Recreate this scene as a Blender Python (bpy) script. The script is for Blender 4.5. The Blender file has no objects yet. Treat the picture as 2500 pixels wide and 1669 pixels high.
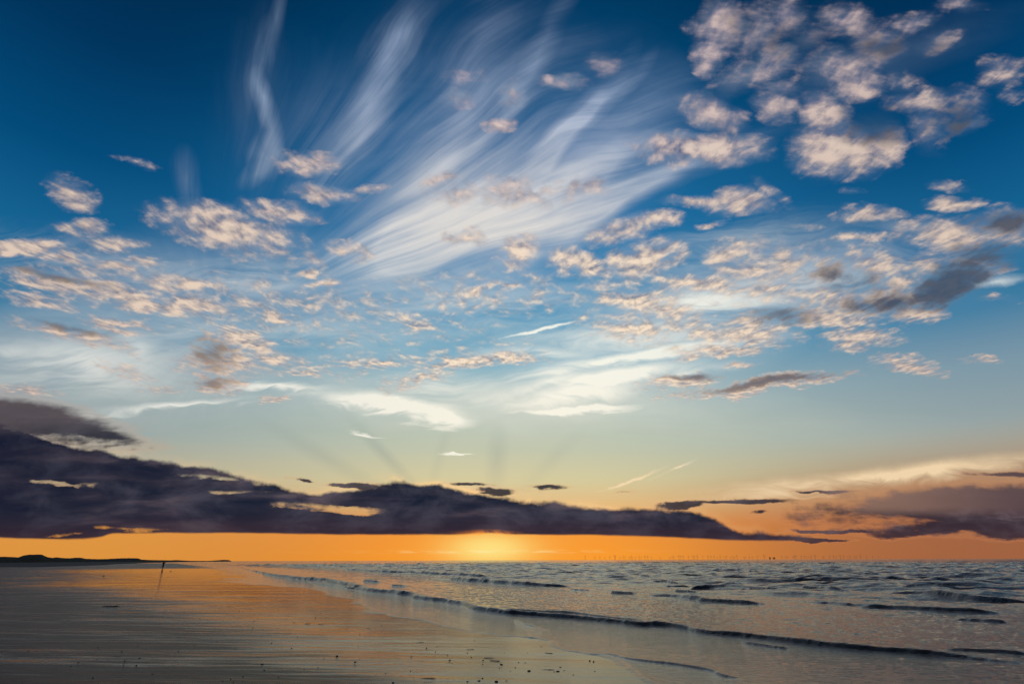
import bpy, bmesh, math, random
import numpy as np
from mathutils import Vector, Matrix
R = math.radians
scene = bpy.context.scene

# ------------------------------------------------------------------ camera
cam_d = bpy.data.cameras.new('camera')
cam_d.lens = 20.0; cam_d.sensor_width = 36.0
cam_d.clip_start = 0.05; cam_d.clip_end = 200000
cam = bpy.data.objects.new('camera', cam_d)
scene.collection.objects.link(cam)
cam.matrix_world = Matrix.Translation((0, 0, 1.7)) @ Matrix.Rotation(R(90 + 20.96), 4, 'X') @ Matrix.Rotation(R(-0.172), 4, 'Z')
scene.camera = cam
scene.render.resolution_x = 1024; scene.render.resolution_y = 683
scene.view_settings.view_transform = 'Standard'
scene.view_settings.look = 'None'
scene.view_settings.exposure = 0.0
scene.view_settings.gamma = 1.0
scene.view_settings.use_curve_mapping = False

def lin(c):
    return tuple((v / 255 / 12.92 if v / 255 <= 0.04045 else ((v / 255 + 0.055) / 1.055) ** 2.4) for v in c)

# ------------------------------------------------------------------ node expressions
class E:
    """a socket that understands arithmetic, so node trees can be written as formulas"""
    nt = None
    def __init__(s, k): s.k = k
    @staticmethod
    def put(inp, v):
        if isinstance(v, E): E.nt.links.new(v.k, inp)
        elif v is not None:
            if isinstance(v, (tuple, list)) and len(v) == 3 and inp.type == 'RGBA': v = (*v, 1)
            inp.default_value = v
    @staticmethod
    def m(op, a, b=None, c=None, clamp=False):
        n = E.nt.nodes.new('ShaderNodeMath'); n.operation = op; n.use_clamp = clamp
        for i, v in enumerate((a, b, c)):
            if v is not None: E.put(n.inputs[i], v)
        return E(n.outputs[0])
    def __add__(s, o): return E.m('ADD', s, o)
    __radd__ = __add__
    def __sub__(s, o): return E.m('SUBTRACT', s, o)
    def __rsub__(s, o): return E.m('SUBTRACT', o, s)
    def __mul__(s, o): return E.m('MULTIPLY', s, o)
    __rmul__ = __mul__
    def __truediv__(s, o): return E.m('DIVIDE', s, o)
def ramp01(x, a, b, lo=0.0, hi=1.0, smooth=True):
    n = E.nt.nodes.new('ShaderNodeMapRange'); n.interpolation_type = 'SMOOTHSTEP' if smooth else 'LINEAR'
    for i, v in enumerate((x, a, b, lo, hi)): E.put(n.inputs[i], v)
    return E(n.outputs[0])
def vec(x, y, z=0.0):
    n = E.nt.nodes.new('ShaderNodeCombineXYZ')
    for i, v in enumerate((x, y, z)): E.put(n.inputs[i], v)
    return E(n.outputs[0])
def split(v):
    n = E.nt.nodes.new('ShaderNodeSeparateXYZ'); E.put(n.inputs[0], v)
    return [E(o) for o in n.outputs]
def vm(op, a, b=None, scale=None):
    n = E.nt.nodes.new('ShaderNodeVectorMath'); n.operation = op
    E.put(n.inputs[0], a)
    if b is not None: E.put(n.inputs[1], b)
    if scale is not None: E.put(n.inputs['Scale'], scale)
    return E(n.outputs[1] if op in ('DOT_PRODUCT', 'LENGTH', 'DISTANCE') else n.outputs[0])
def noise(v, scale, detail=4.0, rough=0.5, dist=0.0, dim='3D', color=False):
    n = E.nt.nodes.new('ShaderNodeTexNoise'); n.noise_dimensions = dim
    E.put(n.inputs['Vector'], v); n.inputs['Scale'].default_value = scale
    n.inputs['Detail'].default_value = detail; n.inputs['Roughness'].default_value = rough
    n.inputs['Distortion'].default_value = dist
    return E(n.outputs['Color' if color else 'Fac'])
def mix(f, a, b, kind='MIX'):
    n = E.nt.nodes.new('ShaderNodeMix'); n.data_type = 'RGBA'; n.blend_type = kind
    E.put(n.inputs['Factor'], f)
    for i, v in ((6, a), (7, b)): E.put(n.inputs[i], v)
    return E(n.outputs[2])
def colramp(x, stops):
    n = E.nt.nodes.new('ShaderNodeValToRGB'); cr = n.color_ramp; cr.interpolation = 'LINEAR'
    while len(cr.elements) < len(stops): cr.elements.new(0.5)
    for e, (p, c) in zip(cr.elements, stops):
        e.position = p; e.color = (*lin(c), 1)
    E.put(n.inputs[0], x)
    return E(n.outputs[0])
def curve(x, pts, x0, x1, y0, y1):
    """y(x) through the points, as a Float Curve node"""
    n = E.nt.nodes.new('ShaderNodeFloatCurve'); c = n.mapping.curves[0]
    q = [((a - x0) / (x1 - x0), (b - y0) / (y1 - y0)) for a, b in pts if x0 <= a <= x1]
    while len(c.points) < len(q): c.points.new(0.5, 0.5)
    for p, (a, b) in zip(c.points, q):
        p.location = (a, b); p.handle_type = 'AUTO_CLAMPED'
    n.mapping.update()
    E.put(n.inputs['Value'], ramp01(x, x0, x1, smooth=False))
    return E(n.outputs[0]) * (y1 - y0) + y0
def patches(p, table, op='MAXIMUM'):
    """strongest of a set of soft elliptical cloud cells, each given by centre, turn and half-axes"""
    out = None
    for s, t, a, rs, rt, w in table:
        n = E.nt.nodes.new('ShaderNodeMapping'); n.vector_type = 'TEXTURE'
        n.inputs['Location'].default_value = (s, t, 0)
        n.inputs['Rotation'].default_value = (0, 0, a)
        n.inputs['Scale'].default_value = (rs * 1.45, rt * 1.45, 1)
        E.put(n.inputs[0], p)
        g = E.nt.nodes.new('ShaderNodeTexGradient'); g.gradient_type = 'SPHERICAL'
        E.nt.links.new(n.outputs[0], g.inputs[0])
        v = E(g.outputs['Fac'])
        out = v * w if out is None else E.m(op, out, v * w)
    return out

# ------------------------------------------------------------------ sky (world)
# cloud cells by bearing: s = tan(bearing), t = tan(elevation)/cos(bearing); turn (radians); half-axes; weight
ALTO = [(-0.4834,0.4603,3.038,0.4451,0.0818,0.44), (-0.0205,0.4774,3.138,0.3555,0.0561,0.4), (-0.1819,0.3438,-3.072,0.2581,0.0344,0.46), (-0.7924,0.5178,2.974,0.2956,0.0643,0.45), (0.4932,0.5135,-3.039,0.3308,0.0753,0.46), (0.5089,1.196,1.299,0.0868,0.0615,0.85), (0.4762,1.1059,1.296,0.0551,0.04,0.85), (0.5889,1.1744,1.193,0.1005,0.0467,0.62), (0.6586,1.2168,0.877,0.0706,0.0589,0.6), (0.8023,1.2019,-2.905,0.0815,0.0584,0.72), (0.8726,1.1454,-2.675,0.07,0.0366,0.68), (0.9589,1.2013,-2.8,0.0686,0.0339,0.66), (1.0893,1.2557,-3.089,0.064,0.0262,0.6), (0.5686,1.0455,-2.685,0.1224,0.0425,0.8), (0.6266,1.0918,-2.843,0.05,0.0393,0.95), (0.7566,1.058,-2.974,0.0818,0.0545,0.85), (0.8497,1.0909,-2.768,0.0901,0.0339,0.8), (0.7854,1.0058,-3.031,0.0652,0.038,0.85), (0.4593,1.0925,1.37,0.0572,0.0351,0.9), (0.439,0.9317,2.685,0.0689,0.0475,0.95), (0.5866,0.9435,0.885,0.0501,0.0421,0.95), (0.4139,0.8302,3.11,0.1174,0.042,1.3), (0.6992,0.9221,1.136,0.0793,0.0575,1.2), (0.7136,0.8291,-3.124,0.1027,0.068,1.35), (0.8139,0.8345,0.921,0.0569,0.0435,1.1), (0.9181,0.9634,-2.991,0.0757,0.0365,0.9), (0.9271,0.8873,1.164,0.0697,0.0409,0.75), (1.0007,0.893,-2.835,0.0523,0.0243,0.7), (1.0086,0.9543,1.033,0.0606,0.0407,0.6), (1.1341,1.0433,-2.64,0.0706,0.0379,0.7), (1.117,0.9727,-3.001,0.0402,0.0222,0.55), (0.4684,0.6982,-3.11,0.0772,0.0343,1), (0.3781,0.7017,-3.135,0.0599,0.0172,0.95), (0.4068,0.6414,-2.839,0.0336,0.0089,0.8), (0.7331,0.6653,-3.11,0.054,0.0199,1.15), (0.9202,0.6923,-3.117,0.0599,0.0181,1), (0.9224,0.7324,-3.112,0.0368,0.012,0.75), (0.7103,0.6116,-3.127,0.0442,0.0122,0.95), (0.2367,0.6316,-2.836,0.0872,0.0259,1), (0.31,0.6542,-3.049,0.0324,0.0229,0.9), (0.1396,0.5515,3.045,0.0536,0.0256,1.1), (0.2574,0.561,-2.906,0.0818,0.0424,1.05), (0.4234,0.5673,-2.854,0.0543,0.0324,1), (0.4719,0.5426,-3.051,0.0783,0.0484,0.85), (0.5419,0.5472,2.958,0.0498,0.0458,0.95), (0.3801,0.4996,-3.135,0.1108,0.0303,0.9), (0.6254,0.5324,3.118,0.0556,0.0416,0.9), (0.7171,0.5565,2.819,0.0489,0.0377,0.95), (0.2656,0.4579,2.643,0.124,0.0451,0.95), (0.2118,0.4126,2.952,0.0902,0.029,0.9), (0.4335,0.3985,-3.127,0.0908,0.0302,1.1), (0.4536,0.4226,-3.11,0.0458,0.0198,1), (0.605,0.4311,3.088,0.1196,0.0229,1.15), (0.6616,0.4612,-3.086,0.072,0.0331,1), (0.7492,0.4748,-2.886,0.099,0.0351,1.25), (0.8486,0.498,-2.679,0.0924,0.0315,1.5), (0.7652,0.4379,-3.101,0.0521,0.02,1.1), (0.6541,0.3889,3.088,0.0697,0.0233,1.1), (0.8871,0.6059,3.081,0.1035,0.0415,1.1), (1.0008,0.631,-2.943,0.0734,0.0449,1), (0.9151,0.5509,-3.111,0.0783,0.0254,0.9), (0.3791,0.3609,-3.104,0.0941,0.0164,1), (0.3072,0.2984,-3.048,0.0684,0.0164,1.1), (0.4615,0.2913,-3.002,0.1546,0.0137,1.25), (0.7428,0.334,-3.123,0.0607,0.017,0.9), (0.8724,0.349,-3.134,0.0373,0.0069,0.7), (0.4152,0.3291,3.141,0.0403,0.0051,0.8), (-0.0123,0.7193,-3.082,0.1643,0.0435,0.75), (0.1438,0.7407,2.921,0.055,0.0265,0.8), (0.0097,0.5687,2.764,0.0439,0.0393,1.1), (-0.0916,0.6092,2.913,0.0357,0.0181,0.95), (-0.3182,0.5798,3.126,0.0613,0.0199,0.8), (-0.1597,0.7506,-2.717,0.0511,0.0154,0.9), (0.0071,0.977,1.565,0.0379,0.0334,0.7), (-0.0125,0.8968,3.135,0.0365,0.0217,1), (0.1165,1.0148,3.022,0.0556,0.0206,0.75), (-0.1302,0.9649,3.075,0.0412,0.0325,0.6), (-0.4326,0.7965,3.115,0.0702,0.0273,0.95), (-0.3912,0.7207,3.01,0.0668,0.0257,1.1), (-0.3054,0.7313,3.131,0.0422,0.0109,0.75), (-0.5809,0.6314,2.882,0.1451,0.045,1.25), (-0.4847,0.6728,2.882,0.081,0.0243,1), (-0.504,0.5935,3.011,0.0538,0.0197,0.8), (-0.9095,0.7226,2.519,0.0638,0.0326,1.05), (-0.8057,0.7944,2.744,0.0524,0.0101,0.7), (-0.8781,0.6293,3.091,0.059,0.0225,0.95), (-0.9757,0.5851,3.033,0.0768,0.0214,1.3), (-0.9075,0.561,3.113,0.0524,0.0147,1.1), (-0.8077,0.5965,3.123,0.0599,0.0141,1), (-0.7992,0.5449,2.998,0.0555,0.016,1.1), (-0.7432,0.5644,3.123,0.0489,0.0118,0.85), (-0.8815,0.4991,2.914,0.137,0.0195,1.15), (-0.7129,0.4704,2.916,0.1965,0.0246,1.1), (-0.9158,0.471,2.949,0.0807,0.0123,0.9), (-0.636,0.5078,2.936,0.0893,0.0219,1.05), (-0.6181,0.4608,2.936,0.1054,0.0284,1), (-0.7441,0.4247,2.947,0.0699,0.0138,1.05), (-0.8284,0.3981,2.889,0.1331,0.0165,1), (-0.731,0.4049,2.918,0.0525,0.0084,0.9), (-0.4538,0.4309,2.854,0.0481,0.0121,1), (-0.3707,0.505,-2.989,0.0656,0.0116,1), (-0.4168,0.531,3.113,0.0242,0.0097,1), (-0.1954,0.4319,3.037,0.0504,0.0144,1.05), (-0.0545,0.4888,-2.853,0.0562,0.0113,0.85), (0.0135,0.4961,2.847,0.0514,0.0085,0.8), (-0.5126,0.3838,2.939,0.068,0.0204,1.15), (-0.5303,0.3449,2.96,0.0748,0.0417,1), (-0.4503,0.3515,2.982,0.0707,0.0185,0.9), (-0.5381,0.2985,3.107,0.048,0.0182,1), (-0.2625,0.3397,3.136,0.089,0.0154,0.85), (-0.0765,0.3366,-3.053,0.1048,0.0171,1.1), (-0.0118,0.3389,3.138,0.0614,0.0119,1.1), (-0.1715,0.3016,-2.964,0.0712,0.0168,0.85), (-0.4223,0.2694,-3.004,0.0279,0.0058,0.95), (-0.888,0.2955,2.956,0.0674,0.0125,0.75), (0.5533,0.7173,2.46,0.0532,0.0223,0.45), (-0.3497,0.4692,3.037,0.0513,0.011,0.6), (-0.2906,0.469,3.038,0.0426,0.0092,0.5), (-0.4113,0.5554,3.117,0.0522,0.0196,0.5), (0.0651,0.515,2.941,0.0514,0.0134,0.5), (0.1061,0.4677,3.14,0.0675,0.013,0.45), (-0.6829,0.5271,2.936,0.0631,0.0147,0.8), (-0.5171,0.4604,2.898,0.0528,0.0159,0.7), (0.5717,0.4754,-3.092,0.0595,0.0279,0.8), (0.3305,0.5141,-3.133,0.06,0.0191,0.8), (0.4986,0.4945,-3.112,0.0682,0.0283,0.8), (0.8199,0.5512,-3.1,0.061,0.0234,0.7), (0.7584,0.5126,-3.104,0.0602,0.0229,0.7), (0.3516,0.4032,-3.122,0.0661,0.0267,0.7), (0.1758,0.505,-3.131,0.0427,0.019,0.6), (0.9406,0.4649,-3.113,0.0423,0.0129,0.4), (0.8732,0.6523,-3.13,0.0627,0.0146,0.6), (0.6012,0.6324,-3.13,0.0445,0.0124,0.5), (-0.3812,0.3189,3.037,0.0488,0.0133,0.7), (-0.7046,0.3284,2.989,0.0752,0.0131,0.6), (-0.6347,0.303,3.04,0.0571,0.0114,0.6), (0.6977,1.1461,0.919,0.0591,0.0482,0.5), (1.0128,1.131,-2.677,0.0707,0.0358,0.5), (0.6208,1,-2.842,0.0629,0.0314,0.6), (0.881,1.0118,-3.002,0.0505,0.0304,0.5), (-0.0925,1.0286,3.118,0.0599,0.0389,0.3), (0.2091,1.0667,-3.104,0.0605,0.0397,0.45), (0.7173,0.7167,-3.121,0.0274,0.0087,0.4)]
SHADE = [(0.859,0.5047,-2.652,0.0902,0.0381,1.35), (0.9543,0.5655,-3.106,0.0875,0.0295,0.75), (1.004,0.6414,-3.073,0.081,0.0349,0.7), (0.7469,0.4655,-2.921,0.0888,0.0317,0.65), (0.5143,0.4369,-3.132,0.0752,0.02,0.7), (0.6643,0.513,2.963,0.0909,0.0357,0.6), (0.4665,0.2979,-3.002,0.1387,0.0081,0.9), (0.3324,0.31,-3.141,0.0528,0.0092,0.9), (-0.5578,0.3622,2.554,0.0543,0.0312,0.65), (-0.5548,0.3028,3.123,0.048,0.0133,0.65), (-0.8415,0.416,2.889,0.1072,0.0117,0.8), (-0.904,0.5182,2.917,0.1196,0.0107,0.7), (0.804,0.8938,-2.95,0.0884,0.0589,0.7), (0.6746,1.1324,-3.007,0.1246,0.0815,0.5), (0.8968,1.1178,-3.111,0.1538,0.0543,0.5), (0.5495,1.1887,1.279,0.0867,0.0612,0.3), (0.988,0.8991,-2.533,0.0858,0.065,0.6), (0.6942,0.4565,-3.127,0.0758,0.0203,0.6)]
CIRRUS = [(-0.5675,1.2363,1.621,0.1151,0.0191,0.28), (-0.5838,1.0832,1.629,0.1194,0.0225,0.3), (-0.5646,0.9855,1.883,0.0678,0.0173,0.65), (-0.5836,1.0435,1.741,0.2123,0.0593,0.12), (-0.5243,0.8988,2.003,0.0693,0.0206,0.42), (-0.5233,0.8278,1.954,0.0478,0.0366,0.45), (-0.5536,0.7822,-2.127,0.0341,0.0221,0.35), (-0.2517,1.1779,1.27,0.1168,0.0518,0.45), (-0.2911,1.082,1.376,0.1398,0.0596,0.5), (-0.3154,0.9531,1.478,0.1092,0.0461,0.4), (-0.3261,0.8563,-2.168,0.1025,0.0328,0.4), (-0.3857,0.8802,1.477,0.1152,0.0595,0.2), (-0.0749,0.6556,-2.857,0.3057,0.0687,0.75), (-0.171,0.6095,-2.695,0.2299,0.0609,0.75), (0.006,0.7193,-2.552,0.2295,0.0934,0.5), (0.1118,0.8784,-2.185,0.246,0.0265,0.6), (0.1925,0.9512,-2.283,0.1715,0.0234,0.6), (0.0061,0.7412,-2.25,0.224,0.0258,0.45), (0.1433,0.7297,-2.514,0.2571,0.0405,0.6), (0.1489,0.6548,-2.597,0.2278,0.0394,0.6), (0.3574,0.7621,-2.67,0.2202,0.0309,0.5), (0.2506,0.6968,-2.565,0.1969,0.0257,0.5), (0.2553,0.8778,-2.392,0.2185,0.0522,0.4), (0.2813,0.9633,-2.428,0.1442,0.0774,0.25), (-0.0224,0.9645,-2.115,0.2503,0.1403,0.3), (-0.1166,0.8438,-2.106,0.2364,0.0412,0.3), (-0.1973,0.7641,-2.214,0.1593,0.0622,0.4), (0.0688,1.1075,-2.026,0.3325,0.0259,0.3), (0.8902,1.0907,-2.686,0.3532,0.0695,0.16), (-0.1683,0.5546,-2.744,0.1557,0.0335,0.5), (-0.688,0.7659,1.92,0.07,0.0231,0.3), (-0.0744,1.1354,-1.924,0.2858,0.0544,0.22), (-0.4527,0.8805,2.014,0.2421,0.1512,0.1), (-0.1487,0.5061,-2.83,0.17,0.0479,0.3), (-0.0124,0.7859,-2.333,0.3853,0.1766,0.3), (-0.1612,1.003,-1.97,0.349,0.218,0.16), (0.0691,0.6868,-2.697,0.3089,0.0721,0.4)]
LEVEL = [(-0.2321,0.2608,3.03,0.135,0.0176,1.3), (-0.1291,0.2444,2.995,0.063,0.0127,1.1), (-0.426,0.2957,3.084,0.1045,0.0082,0.8), (-0.6102,0.2619,-3.091,0.1402,0.0098,0.8), (-0.7979,0.3457,3.106,0.1629,0.0529,0.62), (-0.9357,0.3721,-3.087,0.0962,0.0231,0.4), (-0.6903,0.3713,2.67,0.0542,0.0316,0.5), (-0.5264,0.517,3.118,0.1461,0.0478,0.35), (0.1218,0.2548,-3.091,0.1023,0.0064,1.2), (0.1231,0.2841,-2.999,0.1198,0.0212,0.9), (0.1967,0.3154,-2.998,0.1378,0.0199,1), (0.1662,0.3427,-3.07,0.0976,0.0119,0.7), (0.2483,0.3553,-2.98,0.2145,0.0153,1.1), (0.3091,0.3168,-2.963,0.0982,0.0148,0.6), (0.06,0.3008,-2.891,0.1286,0.0165,0.6), (0.3929,0.4667,-2.95,0.1906,0.0398,0.75), (0.2277,0.4036,-3.046,0.2165,0.053,0.5), (0.0626,0.4086,-2.92,0.0601,0.0035,1), (-0.0954,0.1673,3,0.0275,0.003,1.5), (-0.2502,0.2147,2.998,0.0282,0.0031,0.8), (0.1984,0.1262,-2.81,0.0459,0.0029,0.9), (0.2675,0.1415,-2.778,0.0389,0.0029,0.9), (0.0614,0.3602,3.139,0.114,0.019,0.5), (-0.8021,0.5567,2.938,0.2751,0.0559,0.2), (-0.0204,0.4681,3.138,0.2363,0.0651,0.25), (0.9637,0.512,-2.985,0.0629,0.0109,0.5), (0.6659,0.1358,-3.027,0.325,0.0158,0.85), (0.4675,0.1202,-3.06,0.1518,0.0101,0.5), (-0.1393,0.2973,3.135,0.1276,0.0332,0.4), (0.5788,0.5132,-3.122,0.1715,0.0573,0.45), (-0.6637,0.5174,2.926,0.1798,0.0549,0.3), (-0.3922,0.4056,3.132,0.2482,0.0535,0.25), (0.4619,0.5922,-2.937,0.2178,0.0584,0.25), (0.8128,0.591,-3.111,0.1761,0.0601,0.25)]
LOWCLOUD = [(-0.886,0.2371,2.989,0.1717,0.0349,1.15), (-0.7556,0.2162,2.934,0.1228,0.0148,0.9), (0.832,0.0888,-3.092,0.3305,0.031,1), (0.6524,0.0808,-3.057,0.143,0.0209,0.8), (0.8602,0.0618,-3.141,0.2197,0.021,1), (0.8402,0.0452,3.14,0.211,0.0138,1.2), (0.686,0.0401,3.14,0.0871,0.0062,0.8), (0.3884,0.0915,3.139,0.0874,0.005,1.1), (0.2841,0.0861,-3.042,0.0373,0.0064,1.1), (0.5356,0.1055,-3.127,0.0597,0.0032,1.2), (0.8547,0.1375,-3.108,0.0685,0.0059,0.8), (0.0519,0.1163,3.139,0.0314,0.0044,1.1), (-0.0715,0.1218,3.138,0.033,0.0037,1), (-0.266,0.1187,3.086,0.0361,0.0044,1.1), (-0.034,0.113,3.138,0.0328,0.0058,1), (0.4212,0.0743,-3.139,0.0191,0.0035,0.7), (0.5274,0.0461,-3.095,0.0661,0.0034,0.9), (0.5025,0.0303,3.139,0.0579,0.0034,1), (-0.3572,0.13,3.002,0.0229,0.0029,0.6), (0.1821,0.1065,3.14,0.0149,0.0022,0.5), (0.7348,0.0587,-3.139,0.0293,0.0042,0.5)]
GAPS = [(-0.3513,0.0837,3.088,0.0595,0.0049,0.9), (-0.2771,0.0806,3.088,0.0593,0.0049,1.1), (-0.2402,0.0805,3.051,0.0223,0.0049,0.8), (-0.8081,0.1306,3.069,0.0384,0.0036,0.6), (-0.777,0.1268,3.067,0.0276,0.0036,0.7), (-0.7045,0.1222,3.102,0.0424,0.0044,0.75), (-0.6314,0.0501,3.105,0.0588,0.0041,1.2), (-0.7241,0.042,3.138,0.0437,0.0021,0.6), (-0.5235,0.1357,3.053,0.0459,0.0036,0.6), (-0.7917,0.207,3.003,0.0964,0.0052,0.9), (-0.4886,0.1085,3.138,0.0895,0.0036,0.3)]
VEIL = [(0.2494,0.3683,-2.807,0.2783,0.0927,0.85), (0.4986,0.4945,-2.9,0.2307,0.0725,0.6), (0.0057,0.6553,-2.673,0.3035,0.1425,0.6), (-0.7677,0.3542,3.093,0.2455,0.0942,0.8), (-0.4921,0.5168,2.892,0.2318,0.1106,0.5), (0.0595,0.2802,3.139,0.3328,0.0492,0.6), (0.1674,0.8427,-2.266,0.2595,0.1433,0.35), (-0.2579,0.2853,3.135,0.2541,0.0493,0.5), (0.6943,0.5321,-3.112,0.216,0.0773,0.3), (-0.1466,0.4592,3.13,0.2189,0.0831,0.3), (-0.694,0.461,2.963,0.2278,0.0711,0.35), (-0.2612,0.8798,-2.191,0.31,0.1769,0.2), (0.2535,0.2352,3.139,0.3899,0.0397,0.3)]
RAYS = [(-0.2254,0.1745,2.378,0.0793,0.0102,1), (-0.3319,0.171,2.645,0.1202,0.013,0.7), (-0.0269,0.1663,-1.634,0.0529,0.0168,0.8), (-0.1262,0.1742,-1.793,0.0677,0.0093,0.4), (0.0721,0.166,-2.375,0.0692,0.0135,0.4)]
BANK_TOP = [(-1.1718,0.2881), (-1.0200,0.2632), (-0.9172,0.2372), (-0.8649,0.2189), (-0.7883,0.1946), (-0.7077,0.1798), (-0.6283,0.1666), (-0.5889,0.1605), (-0.5109,0.1490), (-0.4628,0.1325), (-0.4162,0.1228), (-0.3701,0.1139), (-0.3314,0.1030), (-0.3096,0.1080), (-0.2434,0.1179), (-0.2215,0.1237), (-0.1917,0.1273), (-0.1615,0.1236), (-0.1314,0.1213), (-0.1013,0.1161), (-0.0712,0.1087), (-0.0414,0.1057), (-0.0190,0.1013), (0.0181,0.0955), (0.0477,0.0911), (0.0920,0.0888), (0.1658,0.0850), (0.2245,0.0806), (0.2832,0.0776), (0.3122,0.0740), (0.3405,0.0647), (0.3676,0.0493), (0.3957,0.0423), (0.4534,0.0394), (0.4890,0.0358), (0.5384,0.0288), (0.5945,0.0212), (0.9548,0.0201)]
BANK_BOTTOM = [(-1.0715,0.0382), (-0.8529,0.0355), (-0.8089,0.0340), (-0.7216,0.0331), (-0.6894,0.0344), (-0.6657,0.0412), (-0.5640,0.0416), (-0.3457,0.0403), (-0.1277,0.0383), (-0.0841,0.0388), (-0.0624,0.0408), (-0.0333,0.0414), (0.0030,0.0379), (0.1264,0.0368), (0.1988,0.0346), (0.3070,0.0302), (0.3790,0.0272), (0.4512,0.0270), (0.5382,0.0281), (0.5951,0.0239), (0.9558,0.0229)]

SUN_AZ, SUN_EL = -2.4, 2.5          # degrees right of the +Y axis, degrees above the horizon
world = bpy.data.worlds.new('World'); scene.world = world; world.use_nodes = True
nt = world.node_tree; nt.nodes.clear(); E.nt = nt
tc = nt.nodes.new('ShaderNodeTexCoord')
x, y, z = split(E(tc.outputs['Generated']))
yy = E.m('MAXIMUM', y, 0.08)
s, t = x / yy, z / yy
front = ramp01(y, 0.05, 0.3)
el = E.m('ARCSINE', E.m('MINIMUM', E.m('MAXIMUM', z, -1.0), 1.0)) * (180 / math.pi)
az = E.m('ARCTAN2', x, y) * (180 / math.pi)
wrp = vm('SUBTRACT', noise(vec(s, t * 1.6, 0.5), 5.5, 6, 0.62, color=True), (0.5, 0.5, 0.5))
p0 = vec(s, t)
p = vm('ADD', p0, vm('MULTIPLY', wrp, (0.13, 0.09, 0.0)))      # ragged, drifted cloud outlines
pl = vm('ADD', p0, vm('MULTIPLY', wrp, (0.09, 0.030, 0.0)))    # the same near the horizon, flattened
zz = E.m('MAXIMUM', z, 0.03)
plane = vec(x / zz, y / zz)         # where the line of sight meets a cloud deck one unit up

# clear sky: one scale of colours towards the sun, one away from it
u = ramp01(el, 0.0, 60.0, smooth=False)
near = colramp(u, [(0.0, (252, 156, 40)), (0.05, (248, 154, 56)), (0.08, (232, 190, 128)), (0.12, (212, 206, 162)), (0.17, (190, 202, 180)), (0.24, (170, 196, 194)),
                   (0.31, (124, 176, 198)), (0.40, (78, 150, 188)), (0.52, (36, 120, 172)), (0.66, (6, 94, 146)), (0.80, (0, 68, 112)), (0.93, (0, 46, 84)), (1.0, (0, 36, 70))])
far = colramp(u, [(0.0, (176, 102, 58)), (0.05, (186, 124, 84)), (0.08, (194, 162, 124)), (0.12, (174, 170, 150)), (0.17, (140, 164, 170)), (0.24, (112, 152, 172)),
                  (0.31, (62, 126, 164)), (0.40, (22, 102, 150)), (0.52, (2, 76, 124)), (0.66, (0, 53, 94)), (0.80, (0, 38, 72)), (0.93, (0, 28, 58)), (1.0, (0, 22, 50))])
daz = E.m('ABSOLUTE', az - SUN_AZ - 3.0)
away = ramp01(daz, 4.0, 46.0)
base = mix(away, near, far)
lefty = ramp01(az, -10.0, -38.0) * ramp01(el, 5.5, 3.0)
base = mix(lefty * 0.8, base, lin((232, 158, 62)))
base = mix(ramp01(az, 8.0, 38.0) * ramp01(el, 10.0, 3.0) * 0.8, base, lin((150, 92, 64)))
hz = E.nt.nodes.new('ShaderNodeTexSky'); hz.sky_type = 'NISHITA'; hz.sun_disc = False
hz.sun_elevation = R(SUN_EL); hz.sun_rotation = R(SUN_AZ)
nish = vm('SCALE', E(hz.outputs[0]), scale=0.02)
base = mix(0.04, base, nish)

# glow round the hidden sun and its rays
dx, dy = az - (-2.2), el - 1.0
g = E.m('EXPONENT', (dx * dx * 0.055 + dy * dy * 0.42) * -1.0)
base = mix(g * 0.95, base, lin((255, 222, 120)))
g3 = E.m('EXPONENT', (dx * dx * 0.16 + dy * dy * 1.1) * -1.0)
base = mix(g3 * 0.5, base, lin((255, 232, 140)))
g2 = E.m('EXPONENT', (dx * dx * 0.0035 + (el - 4.0) * (el - 4.0) * 0.010) * -1.0)
base = mix(g2 * 0.09 * ramp01(el, 4.0, 8.0), base, lin((250, 224, 160)))
rays = patches(p0, RAYS)
base = mix(rays * 0.28, base, lin((120, 140, 142)))

# cirrus, high: streaks that fan out from a point low in the west
FS, FT = -0.5577, 0.4061
ps, pt = s - FS, t - FT
rad = E.m('SQRT', ps * ps + pt * pt)
ang = E.m('ARCTAN2', ps, pt)
wv = noise(p0, 1.6, 2, 0.5)
wvc = vm('SUBTRACT', noise(vec(s, t, 6.0), 3.5, 2, 0.5, color=True), (0.5, 0.5, 0.5))
pc = vm('ADD', p0, vm('MULTIPLY', wvc, (0.09, 0.09, 0.0)))
angw = ang + (wv - 0.5) * 0.35 + (rad - 0.5) * -0.12
st1 = noise(vec(angw * 15.0, rad * 0.9, 3.3), 1.6, 8, 0.62, 0.0)
st2 = noise(vec(angw * 4.2, rad * 1.6, 9.3), 1.7, 4, 0.55, 0.0)
cm = E.m('MINIMUM', patches(pc, CIRRUS, 'ADD'), 1.05)
strand = ramp01(st1 * 0.45 + st2 * 0.55 + (cm - 0.5) * 0.10, 0.27, 0.74)
ci = cm * (strand * 0.88 + 0.12 * cm)
ci = E.m('MINIMUM', ci * 1.02, 0.94) * front
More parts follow.
